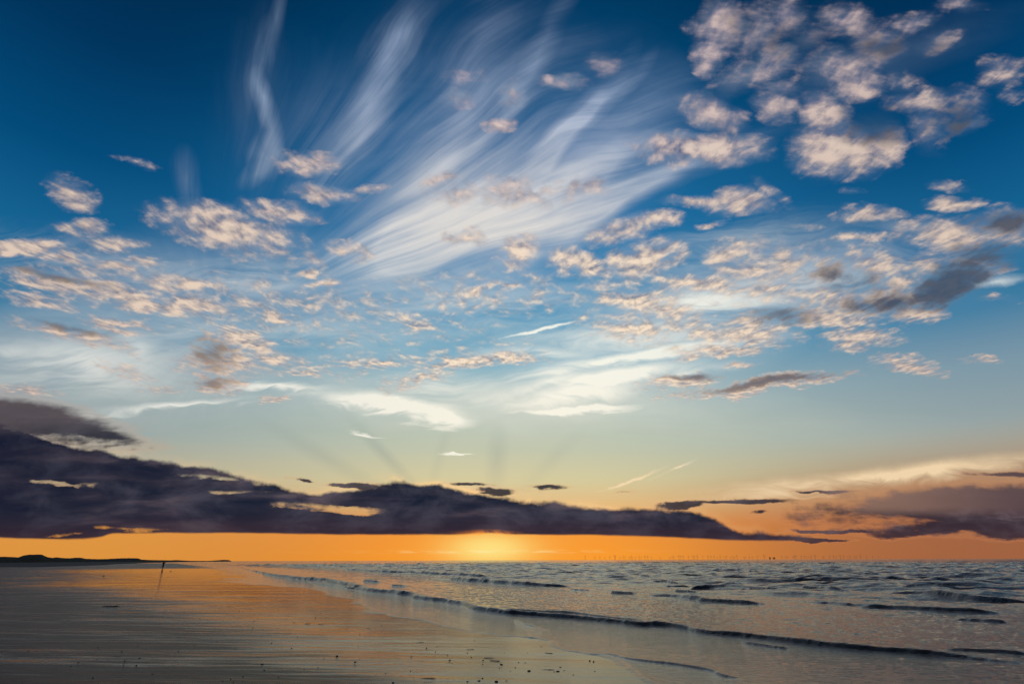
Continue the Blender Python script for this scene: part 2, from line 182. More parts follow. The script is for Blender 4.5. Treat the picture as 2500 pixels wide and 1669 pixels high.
# cirrus, low and level
lw = noise(vec(s * 1.3, t * 3.0, 1.0), 3.0, 3, 0.5)
lst = noise(vec(s * 2.0 + t * 2.0, t * 15.0 - s * 1.2 + (lw - 0.5) * 2.6, 5.0), 1.7, 7, 0.6, 0.1)
plf = vm('ADD', pl, vec((lst - 0.5) * 0.10, (lst - 0.5) * 0.05))
lm = patches(plf, LEVEL)
lm = E.m('MINIMUM', lm * 1.5, 1.4)
li = E.m('MINIMUM', lm * (ramp01(lst + (lm - 0.5) * 0.16, 0.30, 0.66) * 0.92 + 0.20 * lm), 0.97) * front
high_tint = mix(ramp01(el, 44.0, 8.0), lin((164, 182, 212)), lin((255, 250, 232)))
high_tint = mix(away * 0.45, high_tint, lin((120, 160, 196)))
high_tint = mix(E.m('EXPONENT', (dx * dx * 0.002 + (el - 31.0) * (el - 31.0) * 0.010) * -1.0) * 0.9, high_tint, lin((238, 230, 218)))
veil = E.m('MINIMUM', patches(pc, VEIL, 'ADD'), 1.0) * ramp01(st2 * 0.4 + lst * 0.35 + wv * 0.4, 0.38, 0.80, 0.25, 1.0)
col = mix(veil * 0.62 * front, base, mix(ramp01(el, 36.0, 12.0), lin((146, 168, 204)), lin((246, 242, 224))))
col = mix(ci * 0.94, col, high_tint)
col = mix(li * 0.9, col, mix(ramp01(el, 10.0, 7.5), mix(away * 0.5, lin((255, 252, 236)), lin((190, 205, 215))), lin((248, 222, 180))))

# altocumulus: lit from below by the low sun, dusky above
wob = noise(plane, 3.0, 3, 0.5, color=True)
warp = vm('ADD', plane, vm('SCALE', wob, scale=0.16))
def tex(off):
    q = vm('ADD', warp, (off[0], off[1], 0.0))
    q = vm('MULTIPLY', q, (1.0, 0.62, 1.0))
    return noise(q, 17.0, 5, 0.52, 0.0)
a0 = tex((0.0, 0.0)); a1 = tex((0.0, 0.035))
am = patches(p, ALTO)
w2 = noise(vec(s, t * 1.7, 3.0), 26.0, 3, 0.5)                    # ragged rims at any height
cell = (a0 - 0.5) * 3.0 + (w2 - 0.5) * 1.5
gate = ramp01(am, 0.0, 0.22)
dens = am * 1.75 + cell * gate - 0.42
al = ramp01(dens, -0.32, 1.35) * front
fin = noise(vm('MULTIPLY', warp, (1.0, 0.7, 1.0)), 46.0, 3, 0.5)
sh = E.m('MINIMUM', E.m('MAXIMUM', (a0 - a1) * 2.6 + (fin - 0.5) * 0.6 + (w2 - 0.5) * 0.6 + dens * 0.18 + 0.42, 0.0), 1.0)
dk = patches(vm('ADD', p0, vm('MULTIPLY', wrp, (0.08, 0.06, 0.0))), SHADE)
warm = mix(ramp01(el, 46.0, 22.0), lin((196, 176, 178)), lin((250, 226, 198)))
warm = mix(away * 0.5, warm, lin((190, 168, 162)))
dusk = mix(ramp01(el, 45.0, 10.0), lin((78, 92, 128)), lin((142, 136, 142)))
acol = mix(sh, dusk, warm)
acol = mix(ramp01(dens, 0.9, 2.0) * 0.35, acol, mix(away * 0.7, lin((255, 238, 214)), lin((214, 190, 176))))
dkf = ramp01(dk * 1.9 + (a0 - 0.5) * 1.6 * ramp01(dk, 0.0, 0.2), 0.15, 1.1)
acol = mix(dkf * 0.88, acol, mix(ramp01(s, 0.30, 0.72), lin((136, 122, 112)), lin((48, 62, 84))))
col = mix(ramp01(am, 0.05, 0.8) * 0.30 * front, col, mix(away * 0.7, lin((200, 206, 214)), lin((84, 112, 150))))   # thin veil the cells sit in
col = mix(al * 0.97, col, acol)
# thin grey veil round the thick cells
col = mix(ramp01(dk, 0.3, 0.9) * 0.55 * front, col, lin((62, 86, 112)))

# the dark bank low over the sea
top = curve(s, BANK_TOP, -1.15, 1.15, 0.0, 0.36)
bot = curve(s, BANK_BOTTOM, -1.15, 1.15, 0.0, 0.36)
bn = noise(vec(s * 1.0, t * 1.3, 2.0), 20.0, 7, 0.58)
bn2 = noise(vec(s * 1.0, t * 4.0, 7.0), 9.0, 6, 0.58)
bl = noise(vec(s, t * 0.6, 12.0), 7.0, 3, 0.5)
e_top = (top - t) + (bn - 0.5) * 0.028 + (bl - 0.5) * 0.016
e_bot = (t - bot) + (bn2 - 0.5) * 0.006
plw = vm('ADD', pl, vec((bn - 0.5) * 0.09, (bn2 - 0.5) * 0.022))
lc = patches(plw, LOWCLOUD)
gp = patches(plw, GAPS)
lcd = lc * 1.5 + (bn2 - 0.5) * 1.7 * ramp01(lc, 0.0, 0.2) + (bn - 0.5) * 0.8 * ramp01(lc, 0.0, 0.2) - 0.28
gpd = ramp01(gp * 1.15 + (bn2 - 0.5) * 4.6 * ramp01(gp, 0.0, 0.25) + (bn - 0.5) * 3.0 * ramp01(gp, 0.0, 0.25), 0.10, 1.3)
bank = ramp01(e_top, -0.001, 0.007) * ramp01(e_bot, 0.0, 0.004)
bank = bank * (1.0 - gpd * 0.85)
lo = ramp01(lcd, 0.0, 0.55)
bs = noise(vec(s * 1.6, t * 10.0, 4.0), 3.2, 6, 0.55, 0.4)
bs2 = noise(vec(s * 1.5, t * 3.0, 14.0), 8.0, 6, 0.6, 0.3)
bcol = mix(ramp01(bs, 0.36, 0.64), lin((26, 33, 50)), lin((50, 48, 62)))
bcol = mix(ramp01(bs2, 0.42, 0.74) * 0.5, bcol, lin((86, 84, 98)))
bcol = mix(ramp01(bs, 0.54, 0.72) * 0.40, bcol, lin((108, 94, 98)))
bcol = mix(ramp01(bn * 0.5 + bs * 0.5, 0.48, 0.66) * ramp01(e_top, 0.03, 0.0) * 0.35, bcol, lin((140, 122, 128)))
bcol = mix(ramp01(s, -0.45, -1.0) * 0.6, bcol, lin((22, 26, 46)))
bcol = mix(ramp01(t - bot, 0.045, 0.0) * 0.45, bcol, lin((72, 50, 56)))
bcol = mix(ramp01(s, 0.50, 0.62) * ramp01(t, 0.062, 0.085) * 0.85, bcol, mix(ramp01(s, 0.56, 0.92), lin((142, 112, 98)), lin((82, 68, 76))))
bcol = mix(ramp01(s, -0.6, -0.8) * ramp01(t, 0.20, 0.25) * 0.4, bcol, lin((112, 98, 100)))
# lit rims
sunny = E.m('EXPONENT', dx * dx * -0.010)
rim = ramp01(e_top, -0.007, -0.001) * ramp01(e_top, 0.006, 0.0) * sunny
col = mix(ramp01(e_top, -0.016, 0.0) * (sunny * 0.5 + 0.22) * ramp01(e_top, 0.01, 0.0) * ramp01(bs2, 0.35, 0.65) * ramp01(s, 0.55, 0.3), col, lin((250, 205, 150)))
col = mix(rim * 0.95 * ramp01(bs2, 0.4, 0.6), col, lin((255, 214, 150)))
halo = ramp01(lcd, -0.45, 0.0) * ramp01(el, 20.0, 14.0)
col = mix(halo * 0.18, col, lin((226, 150, 104)))
lo_mask = lo * (1.0 - bank)
bank_all = E.m('MAXIMUM', bank, lo * 0.94)
rightveil = ramp01(s, 0.55, 0.95) * ramp01(lcd, 0.5, 0.0)
col = mix(bank_all * (1.0 - rightveil * 0.25), col, bcol)
# embers on the underside right over the sun
em = E.m('EXPONENT', (dx * dx * 0.14) * -1.0) * ramp01(e_bot, 0.010, 0.001) * ramp01(e_bot, -0.002, 0.001)
col = mix(em * 0.7 * ramp01(bn, 0.4, 0.6), col, lin((255, 150, 60)))
# bright thread low over the water
th = E.m('EXPONENT', ((el - 0.75) * (el - 0.75)) * -60.0) * E.m('EXPONENT', dx * dx * -0.012) * ramp01(noise(vec(s * 8, t * 60), 3, 3), 0.4, 0.6)
col = mix(th * 0.45, col, lin((255, 240, 170)))

below = ramp01(z, -0.03, -0.002)
col = mix(below, lin((40, 38, 42)), col)
bg = nt.nodes.new('ShaderNodeBackground'); E.put(bg.inputs[0], col); bg.inputs[1].default_value = 1.0
wo = nt.nodes.new('ShaderNodeOutputWorld'); nt.links.new(bg.outputs[0], wo.inputs[0])
world.cycles.sampling_method = 'MANUAL'; world.cycles.sample_map_resolution = 512

# ------------------------------------------------------------------ sun, veiled by the bank
sun_d = bpy.data.lights.new('sun', 'SUN'); sun_d.energy = 0.012; sun_d.angle = R(24.0); sun_d.color = (1.0, 0.62, 0.32)
sun = bpy.data.objects.new('sun', sun_d); scene.collection.objects.link(sun)
sdir = Vector((math.sin(R(SUN_AZ)) * math.cos(R(SUN_EL)), math.cos(R(SUN_AZ)) * math.cos(R(SUN_EL)), math.sin(R(SUN_EL))))
sun.rotation_euler = sdir.to_track_quat('Z', 'Y').to_euler()

# ------------------------------------------------------------------ helpers for things
def tag(o, label=None, cat=None, group=None, kind=None):
    if label: o['label'] = label
    if cat: o['category'] = cat
    if group: o['group'] = group
    if kind: o['kind'] = kind
    return o
def link_mesh(name, me, m=None, parent=None):
    o = bpy.data.objects.new(name, me); scene.collection.objects.link(o)
    if m: me.materials.append(m)
    if parent: o.parent = parent
    return o
def empty(name, loc, rz=0.0):
    o = bpy.data.objects.new(name, None); scene.collection.objects.link(o)
    o.location = loc; o.rotation_euler = (0, 0, rz); o.empty_display_size = 0.2
    return o
def grid_mesh(name, X, Y, Z, keep=None):
    """a sheet from 2-D arrays of coordinates; keep masks out vertices"""
    n, m = X.shape
    co = np.stack([X, Y, Z], -1).reshape(-1, 3).astype(np.float32)
    i = np.arange(n * m).reshape(n, m)
    q = np.stack([i[:-1, :-1], i[1:, :-1], i[1:, 1:], i[:-1, 1:]], -1).reshape(-1, 4)
    if keep is not None:
        k = keep.reshape(-1)
        q = q[k[q].any(axis=1)]
        used = np.unique(q); lut = np.zeros(n * m, np.int64); lut[used] = np.arange(len(used))
        co = co[used]; q = lut[q]
    me = bpy.data.meshes.new(name)
    me.vertices.add(len(co)); me.vertices.foreach_set('co', co.ravel())
    me.loops.add(q.size); me.loops.foreach_set('vertex_index', q.ravel().astype(np.int32))
    me.polygons.add(len(q))
    me.polygons.foreach_set('loop_start', np.arange(0, q.size, 4, dtype=np.int32))
    me.polygons.foreach_set('use_smooth', np.ones(len(q), bool))
    me.update(calc_edges=True)
    return me
rng = np.random.default_rng(7)
LAT = rng.random((256, 256))
def vnoise(x, y):
    xi = np.floor(x).astype(np.int64); yi = np.floor(y).astype(np.int64)
    fx = x - xi; fy = y - yi
    fx = fx * fx * (3 - 2 * fx); fy = fy * fy * (3 - 2 * fy)
    a = LAT[xi & 255, yi & 255]; b = LAT[(xi + 1) & 255, yi & 255]
    c = LAT[xi & 255, (yi + 1) & 255]; d = LAT[(xi + 1) & 255, (yi + 1) & 255]
    return (a + (b - a) * fx) * (1 - fy) + (c + (d - c) * fx) * fy
def fbm(x, y, octv=4, gain=0.5):
    s_, a_, t_ = 0, 1.0, 0
    for k in range(octv):
        s_ = s_ + a_ * (vnoise(x * 2 ** k + 17.3 * k, y * 2 ** k + 9.1 * k) - 0.5); t_ += a_; a_ *= gain
    return s_ / t_
def sstep(x, a, b):
    t_ = np.clip((x - a) / (b - a), 0, 1); return t_ * t_ * (3 - 2 * t_)
def seg_dist(px, py, P):
    """distance, side (+ left of travel) and arc parameter of points against a polyline"""
    best = np.full(px.shape, 1e9); side = np.zeros(px.shape); par = np.zeros(px.shape)
    for k in range(len(P) - 1):
        ax, ay = P[k]; bx, by = P[k + 1]; dx_, dy_ = bx - ax, by - ay
        L2 = dx_ * dx_ + dy_ * dy_
        tt = np.clip(((px - ax) * dx_ + (py - ay) * dy_) / L2, 0, 1)
        ex, ey = px - (ax + tt * dx_), py - (ay + tt * dy_)
        d_ = np.hypot(ex, ey); sd_ = np.sign(dx_ * (py - ay) - dy_ * (px - ax))
        upd = d_ < best - 1e-6
        best = np.where(upd, d_, best); side = np.where(upd, sd_, side); par = np.where(upd, k + tt, par)
    return best, side, par
def smooth_line(P, n=6):
    """Catmull-Rom through the points"""
    P = [np.array(q[:]) for q in P]; Q = [2 * P[0] - P[1]] + P + [2 * P[-1] - P[-2]]; out = []
    for k in range(1, len(Q) - 2):
        for j in range(n):
            t_ = j / n; a, b, c, d = Q[k - 1], Q[k], Q[k + 1], Q[k + 2]
            out.append(0.5 * (2 * b + (c - a) * t_ + (2 * a - 5 * b + 4 * c - d) * t_ ** 2 + (3 * b - a - 3 * c + d) * t_ ** 3))
    out.append(P[-1]); return out

# ------------------------------------------------------------------ where things stand (metres)
SHORE = [(-281.71,510.60), (-177.19,331.47), (-104.49,204.43), (-78.18,156.79), (-54.34,116.00), (-38.50,86.41), (-32.00,72.68), (-29.50,64.35), (-24.71,54.25), (-21.47,49.34), (-18.61,45.97), (-15.24,41.72), (-11.16,35.74), (-8.74,30.97), (-6.94,26.35), (-5.48,23.69), (-3.94,20.60), (-2.78,19.46), (-1.60,17.05), (-0.87,15.67), (-0.40,15.02), (0.45,14.63), (0.75,14.27), (0.74,13.49), (1.03,12.74), (1.54,12.07), (1.77,11.38), (1.91,10.41), (2.08,9.57), (1.99,8.28)]
CRESTS = [([(-81.23,175.34), (-64.79,146.30), (-46.59,110.36), (-32.21,80.80), (-20.93,60.79), (-16.71,54.59), (-11.82,44.07), (-9.39,38.54), (-7.15,35.08), (-5.49,32.21), (-4.56,29.49), (-2.42,25.46), (-1.06,22.96), (-0.03,21.23), (0.30,20.91), (1.26,20.01), (2.12,19.06), (2.88,18.08), (3.39,17.11), (3.86,17.20), (4.50,16.41), (4.84,15.53), (5.52,14.95), (6.00,14.43), (6.40,13.75), (6.78,13.01), (7.25,12.56), (7.65,12.10), (7.99,11.62), (8.34,11.22), (8.59,10.89), (9.00,9.89)], [0.994, 0.839, 0.640, 0.473, 0.356, 0.322, 0.262, 0.232, 0.213, 0.197, 0.183, 0.160, 0.146, 0.137, 0.137, 0.133, 0.129, 0.125, 0.121, 0.124, 0.121, 0.118, 0.117, 0.116, 0.114, 0.112, 0.112, 0.112, 0.112, 0.112, 0.113, 0.110]),
 ([(-0.57,23.51), (0.54,22.37), (1.77,21.33), (2.75,19.56), (3.36,18.77), (3.96,17.61)], [0.081, 0.080, 0.079, 0.076, 0.076, 0.074]),
 ([(-18.88,55.85), (-12.95,44.15), (-9.92,39.10), (-7.65,35.99)], [0.121, 0.105, 0.101, 0.101]),
 ([(-7.18,60.76), (-4.84,55.70), (-1.83,49.52), (1.10,44.54), (2.73,42.39), (4.23,42.29)], [0.336, 0.314, 0.285, 0.263, 0.256, 0.262]),
 ([(-37.65,128.03), (-28.60,111.51), (-20.60,95.31), (-15.65,88.61), (-10.97,80.38), (-7.09,73.55), (-3.19,67.73), (0.18,62.77)], [0.458, 0.406, 0.353, 0.335, 0.310, 0.290, 0.272, 0.258]),
 ([(6.61,31.95), (7.75,29.84), (8.37,27.20), (9.33,26.14), (10.25,24.72)], [0.179, 0.180, 0.176, 0.181, 0.184]),
 ([(11.25,38.84), (13.54,39.82), (16.12,42.11)], [0.222, 0.245, 0.278]),
 ([(13.41,36.64), (13.89,35.20), (15.02,33.83)], [0.214, 0.208, 0.203]),
 ([(17.99,39.53), (18.42,36.82), (18.73,34.92)], [0.298, 0.268, 0.245]),
 ([(18.54,32.06), (20.23,30.88), (20.81,29.20), (20.69,27.45), (21.43,25.39)], [0.203, 0.221, 0.234, 0.242, 0.251]),
 ([(12.88,23.78), (13.83,23.35), (14.43,22.21), (15.20,21.51), (16.28,20.53)], [0.111, 0.123, 0.132, 0.142, 0.153]),
 ([(22.80,52.17), (25.13,50.01), (27.43,48.02), (27.29,44.05)], [0.234, 0.230, 0.228, 0.213]),
 ([(11.15,73.32), (13.19,71.14)], [0.254, 0.248]),
 ([(12.98,67.60), (14.88,64.18)], [0.189, 0.181]),
 ([(28.44,90.96), (34.76,96.69), (33.93,81.60)], [0.392, 0.423, 0.364]),
 ([(10.21,41.87), (11.93,41.13)], [0.148, 0.147]),
 ([(8.86,35.04), (9.96,33.70)], [0.124, 0.120]),
 ([(5.22,33.96), (6.32,32.71)], [0.118, 0.114]),
 ([(-0.01,20.92), (0.13,18.39), (0.50,16.99), (0.45,16.15), (0.53,15.15), (0.81,14.41)], [0.043, 0.038, 0.035, 0.033, 0.031, 0.030]),
 ([(1.07,12.63), (1.71,12.46), (1.99,12.01), (2.36,11.59), (2.71,11.28), (3.03,10.68), (3.03,10.08), (3.29,9.76)], [0.026, 0.028, 0.030, 0.031, 0.033, 0.034, 0.034, 0.035]),
 ([(5.00,13.97), (5.38,13.28), (5.64,13.04)], [0.041, 0.039, 0.039]),
 ([(-13.04,54.28), (-11.31,52.13)], [0.153, 0.146]),
 ([(-8.61,44.53), (-7.59,43.77)], [0.124, 0.122]),
 ([(-10.34,117.45), (-0.11,102.55)], [0.323, 0.281]),
 ([(23.92,38.58), (25.88,37.38), (27.24,35.33)], [0.187, 0.171, 0.153]),
 ([(3.16,37.26), (4.56,36.68)], [0.077, 0.076]),
 ([(10.30,50.33), (12.64,46.70)], [0.141, 0.133]),
 ([(12.20,26.27), (13.61,24.81)], [0.079, 0.058]),
 ([(8.36,12.87), (9.57,12.06)], [0.042, 0.074]),
 ([(13.10,18.72), (14.21,17.87)], [0.063, 0.078]),
 ([(26.51,61.47), (28.97,59.82)], [0.184, 0.182]),
 ([(41.68,66.02), (43.58,59.67)], [0.214, 0.253]),
 ([(4.48,85.76), (8.99,80.10)], [0.236, 0.221]),
 ([(40.40,75.92), (43.17,71.34)], [0.177, 0.229]),
 ([(-72.14,195.16), (-47.75,157.88)], [0.285, 0.339])]
PEBBLES = [(-14.85,22.74,1.2), (-14.79,20.81,1.2), (-11.44,17.83,2.0), (-12.75,19.01,1.2), (-7.96,15.20,1.2), (-10.06,14.44,1.2), (-8.77,13.51,1.2), (-8.52,13.21,1.2), (-8.02,13.68,1.2), (-6.87,13.78,1.2), (-6.66,14.37,1.2), (-5.33,14.07,1.2), (-9.83,13.01,2.0), (-7.84,12.86,2.0), (-6.73,12.90,1.2), (-6.98,12.04,2.0), (-7.70,11.91,1.2), (-7.78,11.55,2.0), (-7.64,11.17,1.2), (-6.55,11.24,2.0), (-4.39,11.32,2.0), (-4.13,10.76,1.2), (-4.23,10.20,1.2), (-5.79,10.43,1.2), (-6.55,10.14,1.2), (-7.06,17.19,1.2), (-7.84,19.11,1.2), (-61.80,80.05,1.2), (-6.44,18.59,1.2), (-5.95,20.10,1.2), (-6.31,20.11,1.2), (-3.69,17.72,1.2), (-5.55,15.62,1.2), (-5.15,15.21,1.2), (-3.79,15.74,1.2), (-5.32,14.07,2.0), (-4.60,13.31,1.2), (-3.34,12.21,2.0), (-3.50,11.92,1.2), (-2.82,11.55,2.0), (-2.83,11.91,1.2), (-2.12,14.06,1.2), (-1.79,13.25,1.2), (-1.54,12.74,1.2), (-0.89,12.57,1.2), (-0.54,11.69,1.2), (-0.20,11.25,2.0), (-0.78,12.06,1.2), (-0.53,11.25,1.2), (-3.32,11.02,1.2), (-3.49,10.83,1.2), (-4.11,10.73,1.2), (-3.21,10.39,1.2), (-3.66,10.16,1.2), (-2.05,10.44,1.2), (-1.78,9.69,2.0), (-1.25,10.05,1.2), (-1.68,10.65,1.2), (-0.68,9.76,1.2), (-0.51,9.82,2.0), (-0.47,10.01,1.2), (-0.25,9.75,2.0), (0.26,10.65,1.2), (0.10,11.45,1.2), (-1.15,11.74,1.2), (-1.07,11.39,1.2), (0.59,13.44,1.2), (1.38,11.61,2.0), (1.44,11.52,2.0), (0.67,10.54,1.2), (0.73,10.57,2.0), (0.80,10.95,1.2), (1.33,10.56,1.2), (0.26,10.62,2.0), (0.04,10.92,1.2), (0.95,10.25,1.2), (0.84,10.64,1.2), (0.10,11.45,1.2), (-0.23,10.89,1.2), (-60.61,108.65,3.0), (-49.70,74.67,3.0)]
WEEDS = [(-16.10,24.91,3.0), (-7.61,12.29,1.5), (-5.94,18.23,1.5), (-5.50,17.99,1.5), (-3.89,17.01,1.2), (-0.89,13.06,1.4), (-0.47,11.96,1.7), (-0.34,11.64,1.9), (-1.33,10.02,2.0), (0.68,12.54,1.6), (0.57,10.72,1.8), (-2.04,14.13,1.2)]
DUNES = [(-0.8437,0.00666), (-0.8316,0.00663), (-0.8133,0.00602), (-0.8060,0.00844), (-0.7964,0.00973), (-0.7864,0.01008), (-0.7762,0.00967), (-0.7673,0.00645), (-0.7588,0.00492), (-0.7509,0.00546), (-0.7426,0.00450), (-0.7285,0.00409), (-0.7186,0.00481), (-0.7106,0.00479), (-0.7021,0.00308), (-0.6819,0.00246), (-0.6620,0.00296), (-0.6421,0.00366), (-0.6220,0.00379), (-0.6159,0.00340), (-0.6095,0.00151), (-0.5912,0.00071), (-0.5611,0.00025), (-0.5511,0.00059), (-0.5309,-0.00058), (-0.5008,-0.00086), (-0.4849,0.00003), (-0.4750,0.00076), (-0.4669,0.00036), (-0.4596,-0.00153)]
BANK_EDGE = [(-352.35,244.21), (-218.66,210.25), (-164.89,196.59), (-150.10,192.83), (-163.46,221.34), (-176.87,260.17), (-293.58,458.53), (-418.46,675.97)]
TURBINES = [0.1191, 0.1352, 0.1434, 0.1516, 0.1598, 0.1674, 0.1687, 0.1753, 0.1783, 0.1828, 0.1856, 0.1920, 0.1950, 0.1972, 0.2016, 0.2079, 0.2113, 0.2173, 0.2220, 0.2279, 0.2422, 0.2577, 0.2617, 0.2649, 0.2731, 0.2764, 0.2806, 0.2892, 0.2963, 0.2988, 0.3032, 0.3125, 0.3211, 0.3258, 0.3309, 0.3359, 0.3411, 0.3471, 0.3511, 0.3581, 0.3623, 0.3646, 0.3685, 0.3803, 0.3828, 0.3890, 0.3940, 0.4024, 0.4137, 0.4425, 0.4489, 0.4523, 0.4605, 0.4630, 0.4654, 0.4746, 0.4793, 0.4825, 0.4866, 0.4905, 0.4973, 0.5093, 0.5114, 0.5209, 0.5277, 0.5320, 0.5383, 0.5438, 0.5509, 0.5545, 0.5620, 0.5650, 0.5717, 0.5813, 0.5916, 0.6006]
PLATFORMS = [0.4226, 0.4292]
PERSON = (-83.62,146.14)
TWIG = (-6.80,11.28)

# ------------------------------------------------------------------ materials
def material(name):
    m = bpy.data.materials.new(name); m.use_nodes = True
    E.nt = m.node_tree
    return m, m.node_tree.nodes['Principled BSDF']
def plain(name, rgb, rough=0.8, var=0.3, scale=8.0, bump=0.0, spec=0.5):
    m, b = material(name)
    tcn = m.node_tree.nodes.new('ShaderNodeTexCoord')
    f = noise(E(tcn.outputs['Object']), scale, 5, 0.6)
    E.put(b.inputs['Base Color'], mix(ramp01(f, 0.3, 0.7), tuple(c * (1 - var) for c in rgb), tuple(c * (1 + var) for c in rgb)))
    b.inputs['Roughness'].default_value = rough
    b.inputs['Specular IOR Level'].default_value = spec
    if bump:
        bn_ = m.node_tree.nodes.new('ShaderNodeBump'); bn_.inputs['Distance'].default_value = bump
        E.put(bn_.inputs['Height'], f); m.node_tree.links.new(bn_.outputs[0], b.inputs['Normal'])
    return m
def bump(h, dist, strength=1.0, normal=None):
    n = E.nt.nodes.new('ShaderNodeBump'); n.inputs['Distance'].default_value = dist
    n.inputs['Strength'].default_value = strength
    E.put(n.inputs['Height'], h)
    if normal is not None: E.nt.links.new(normal, n.inputs['Normal'])
    return n.outputs[0]

# water
M_water, b = material('sea_water')
gp_ = E(E.nt.nodes.new('ShaderNodeNewGeometry').outputs['Position'])
wx, wy, wz = split(gp_)
n1 = noise(vec(wx * 0.8, wy * 1.0), 8.0, 5, 0.66, 0.3)
n2 = noise(vec(wx * 0.6, wy * 1.0 + 5), 1.5, 4, 0.55, 0.2)
n3 = noise(vec(wx * 0.5, wy * 1.0 + 9), 0.35, 4, 0.55)
dist_ = E.m('SQRT', wx * wx + wy * wy)
deep = ramp01(dist_, 14.0, 90.0)
def attr(nm):
    n = E.nt.nodes.new('ShaderNodeAttribute'); n.attribute_name = nm
    return E(n.outputs['Fac'])
calmw = ramp01(attr('depth'), 0.2, 6.0, 0.45, 1.15)
nb = bump(n1 * calmw, 0.028); nb = bump(n2 * ramp01(dist_, 25.0, 60.0), 0.12, 1.0, nb); nb = bump(n3 * ramp01(dist_, 90.0, 260.0), 1.2, 1.0, nb)
E.nt.links.new(nb, b.inputs['Normal'])
E.put(b.inputs['Base Color'], mix(ramp01(dist_, 18.0, 110.0), (0.046, 0.037, 0.029), (0.009, 0.012, 0.015)))   # sandy in the shallows
fo = ramp01(attr('foam') * 0.9 + noise(vec(wx, wy, 3.0), 9.0, 5, 0.7) * 1.0, 1.12, 1.45)
bc = b.inputs['Base Color'].links[0].from_socket
E.put(b.inputs['Base Color'], mix(fo, E(bc), (0.11, 0.12, 0.135)))
E.put(b.inputs['Roughness'], fo * 0.5 + 0.06)
b.inputs['IOR'].default_value = 1.33

# wet sand: a film of water over dark fine sand, combed into long low ridges
M_sand, b = material('wet_sand')
gp_ = E(E.nt.nodes.new('ShaderNodeNewGeometry').outputs['Position'])
wx, wy, wz = split(gp_)
AW = 0.10
rx_ = wx * math.cos(AW) - wy * math.sin(AW); ry_ = wx * math.sin(AW) + wy * math.cos(AW)
lw1 = noise(vec(wx * 0.10, wy * 0.25), 1.0, 3)
rip = noise(vec(rx_ * 0.34, ry_ * 2.0 + lw1 * 2.0), 1.6, 5, 0.6, 0.3)
rip2 = noise(vec(rx_ * 0.05, ry_ * 0.5 + lw1 * 1.0, 4.0), 1.3, 4, 0.55)
grain = noise(gp_, 160.0, 2)
wet = noise(vec(rx_ * 0.12, ry_ * 0.9, 2.0), 1.2, 5, 0.62)
dsh = E(E.nt.nodes.new('ShaderNodeAttribute').outputs['Fac'])
E.nt.nodes[-1].attribute_name = 'wetness'
fine = noise(vec(rx_ * 0.30, ry_ * 3.2 + lw1 * 3.0, 8.0), 1.5, 5, 0.6)
wf = ramp01(wet * 0.55 + fine * 0.75 + dsh * 0.55, 0.62, 0.92)
sc = mix(ramp01(rip, 0.3, 0.7), (0.018, 0.015, 0.015), (0.042, 0.034, 0.033))
sc = mix(wf * 0.5, sc, (0.022, 0.018, 0.016))
E.put(b.inputs['Base Color'], sc)
E.put(b.inputs['Roughness'], mix(wf, (0.30, 0.30, 0.30), (0.07, 0.07, 0.07)))
E.put(b.inputs['Specular IOR Level'], wf * 0.34 + 0.05)
b.inputs['IOR'].default_value = 1.33
calm = 1.0 - ramp01(dsh, 0.2, 0.9) * 0.75
nb = bump(rip * calm, 0.018); nb = bump(rip2 * calm, 0.11, 1.0, nb); nb = bump(noise(gp_, 5.0, 4, 0.6) * calm, 0.010, 1.0, nb); nb = bump(grain, 0.0008, 0.6, nb)
E.nt.links.new(nb, b.inputs['Normal'])

# ------------------------------------------------------------------ shore field shared by sea and sand
SH = [np.array(q) for q in SHORE]
SH = [np.array([-2200.0, 2300.0]), np.array([-30000.0, 42000.0])][::-1] + SH + [np.array([2.2, 6.5]), np.array([4.0, 2.0]), np.array([20.0, -30.0]), np.array([4000.0, -9000.0])]
def shore_field(X, Y):
    d_, s_, _ = seg_dist(X, Y, SH)
    sdv = d_ * np.where(s_ >= 0, 1, -1)
    rr = np.hypot(X, Y)
    return sdv + fbm(X * 0.9, Y * 0.9, 4, 0.6) * np.clip(rr * 0.025, 0.15, 3.0) + fbm(X * 0.22 + 4, Y * 0.22, 3) * np.clip(rr * 0.09, 0.4, 9.0)

def polar(front_n, radii):
    a = np.concatenate([np.linspace(-180, -50, 50)[:-1], np.linspace(-50, 50, front_n), np.linspace(50, 180, 50)[1:]])
    a = np.radians(a)[:, None]; r_ = np.array(radii)[None, :]
    return np.sin(a) * r_, np.cos(a) * r_

# the beach: one sheet out to the horizon
rad_s = np.concatenate([[0.01, 1, 3, 5], np.geomspace(6.5, 300, 820), np.geomspace(310, 90000, 60)])
X, Y = polar(800, rad_s)
sdv = shore_field(X, Y)
rx2 = X * math.cos(0.10) - Y * math.sin(0.10); ry2 = X * math.sin(0.10) + Y * math.cos(0.10)
dryer = 1 - 0.75 * sstep(sdv, -14, -3)
wv2 = fbm(X * 0.12, Y * 0.2, 3) * 2.5
Z = 0.006 + fbm(X * 0.3, Y * 1.0, 4) * 0.012 * sstep(np.hypot(X, Y), 400, 60)
Z += (fbm(rx2 * 0.25, ry2 * 2.6 + wv2 * 2, 3, 0.6) * 0.010 * sstep(np.hypot(X, Y), 70, 30) + fbm(rx2 * 0.08, ry2 * 0.7 + wv2, 3, 0.55) * 0.022 * sstep(np.hypot(X, Y), 260, 90)) * dryer
Z = Z - sstep(sdv, 0.0, 4.0) * 0.25 - sstep(sdv, 4, 60) * 1.5
Z = np.where(np.hypot(X, Y) > 1500, Z - 0.2, Z)
beach = link_mesh('beach', grid_mesh('beach', X, Y, Z), M_sand)
at = beach.data.attributes.new('wetness', 'FLOAT', 'POINT')
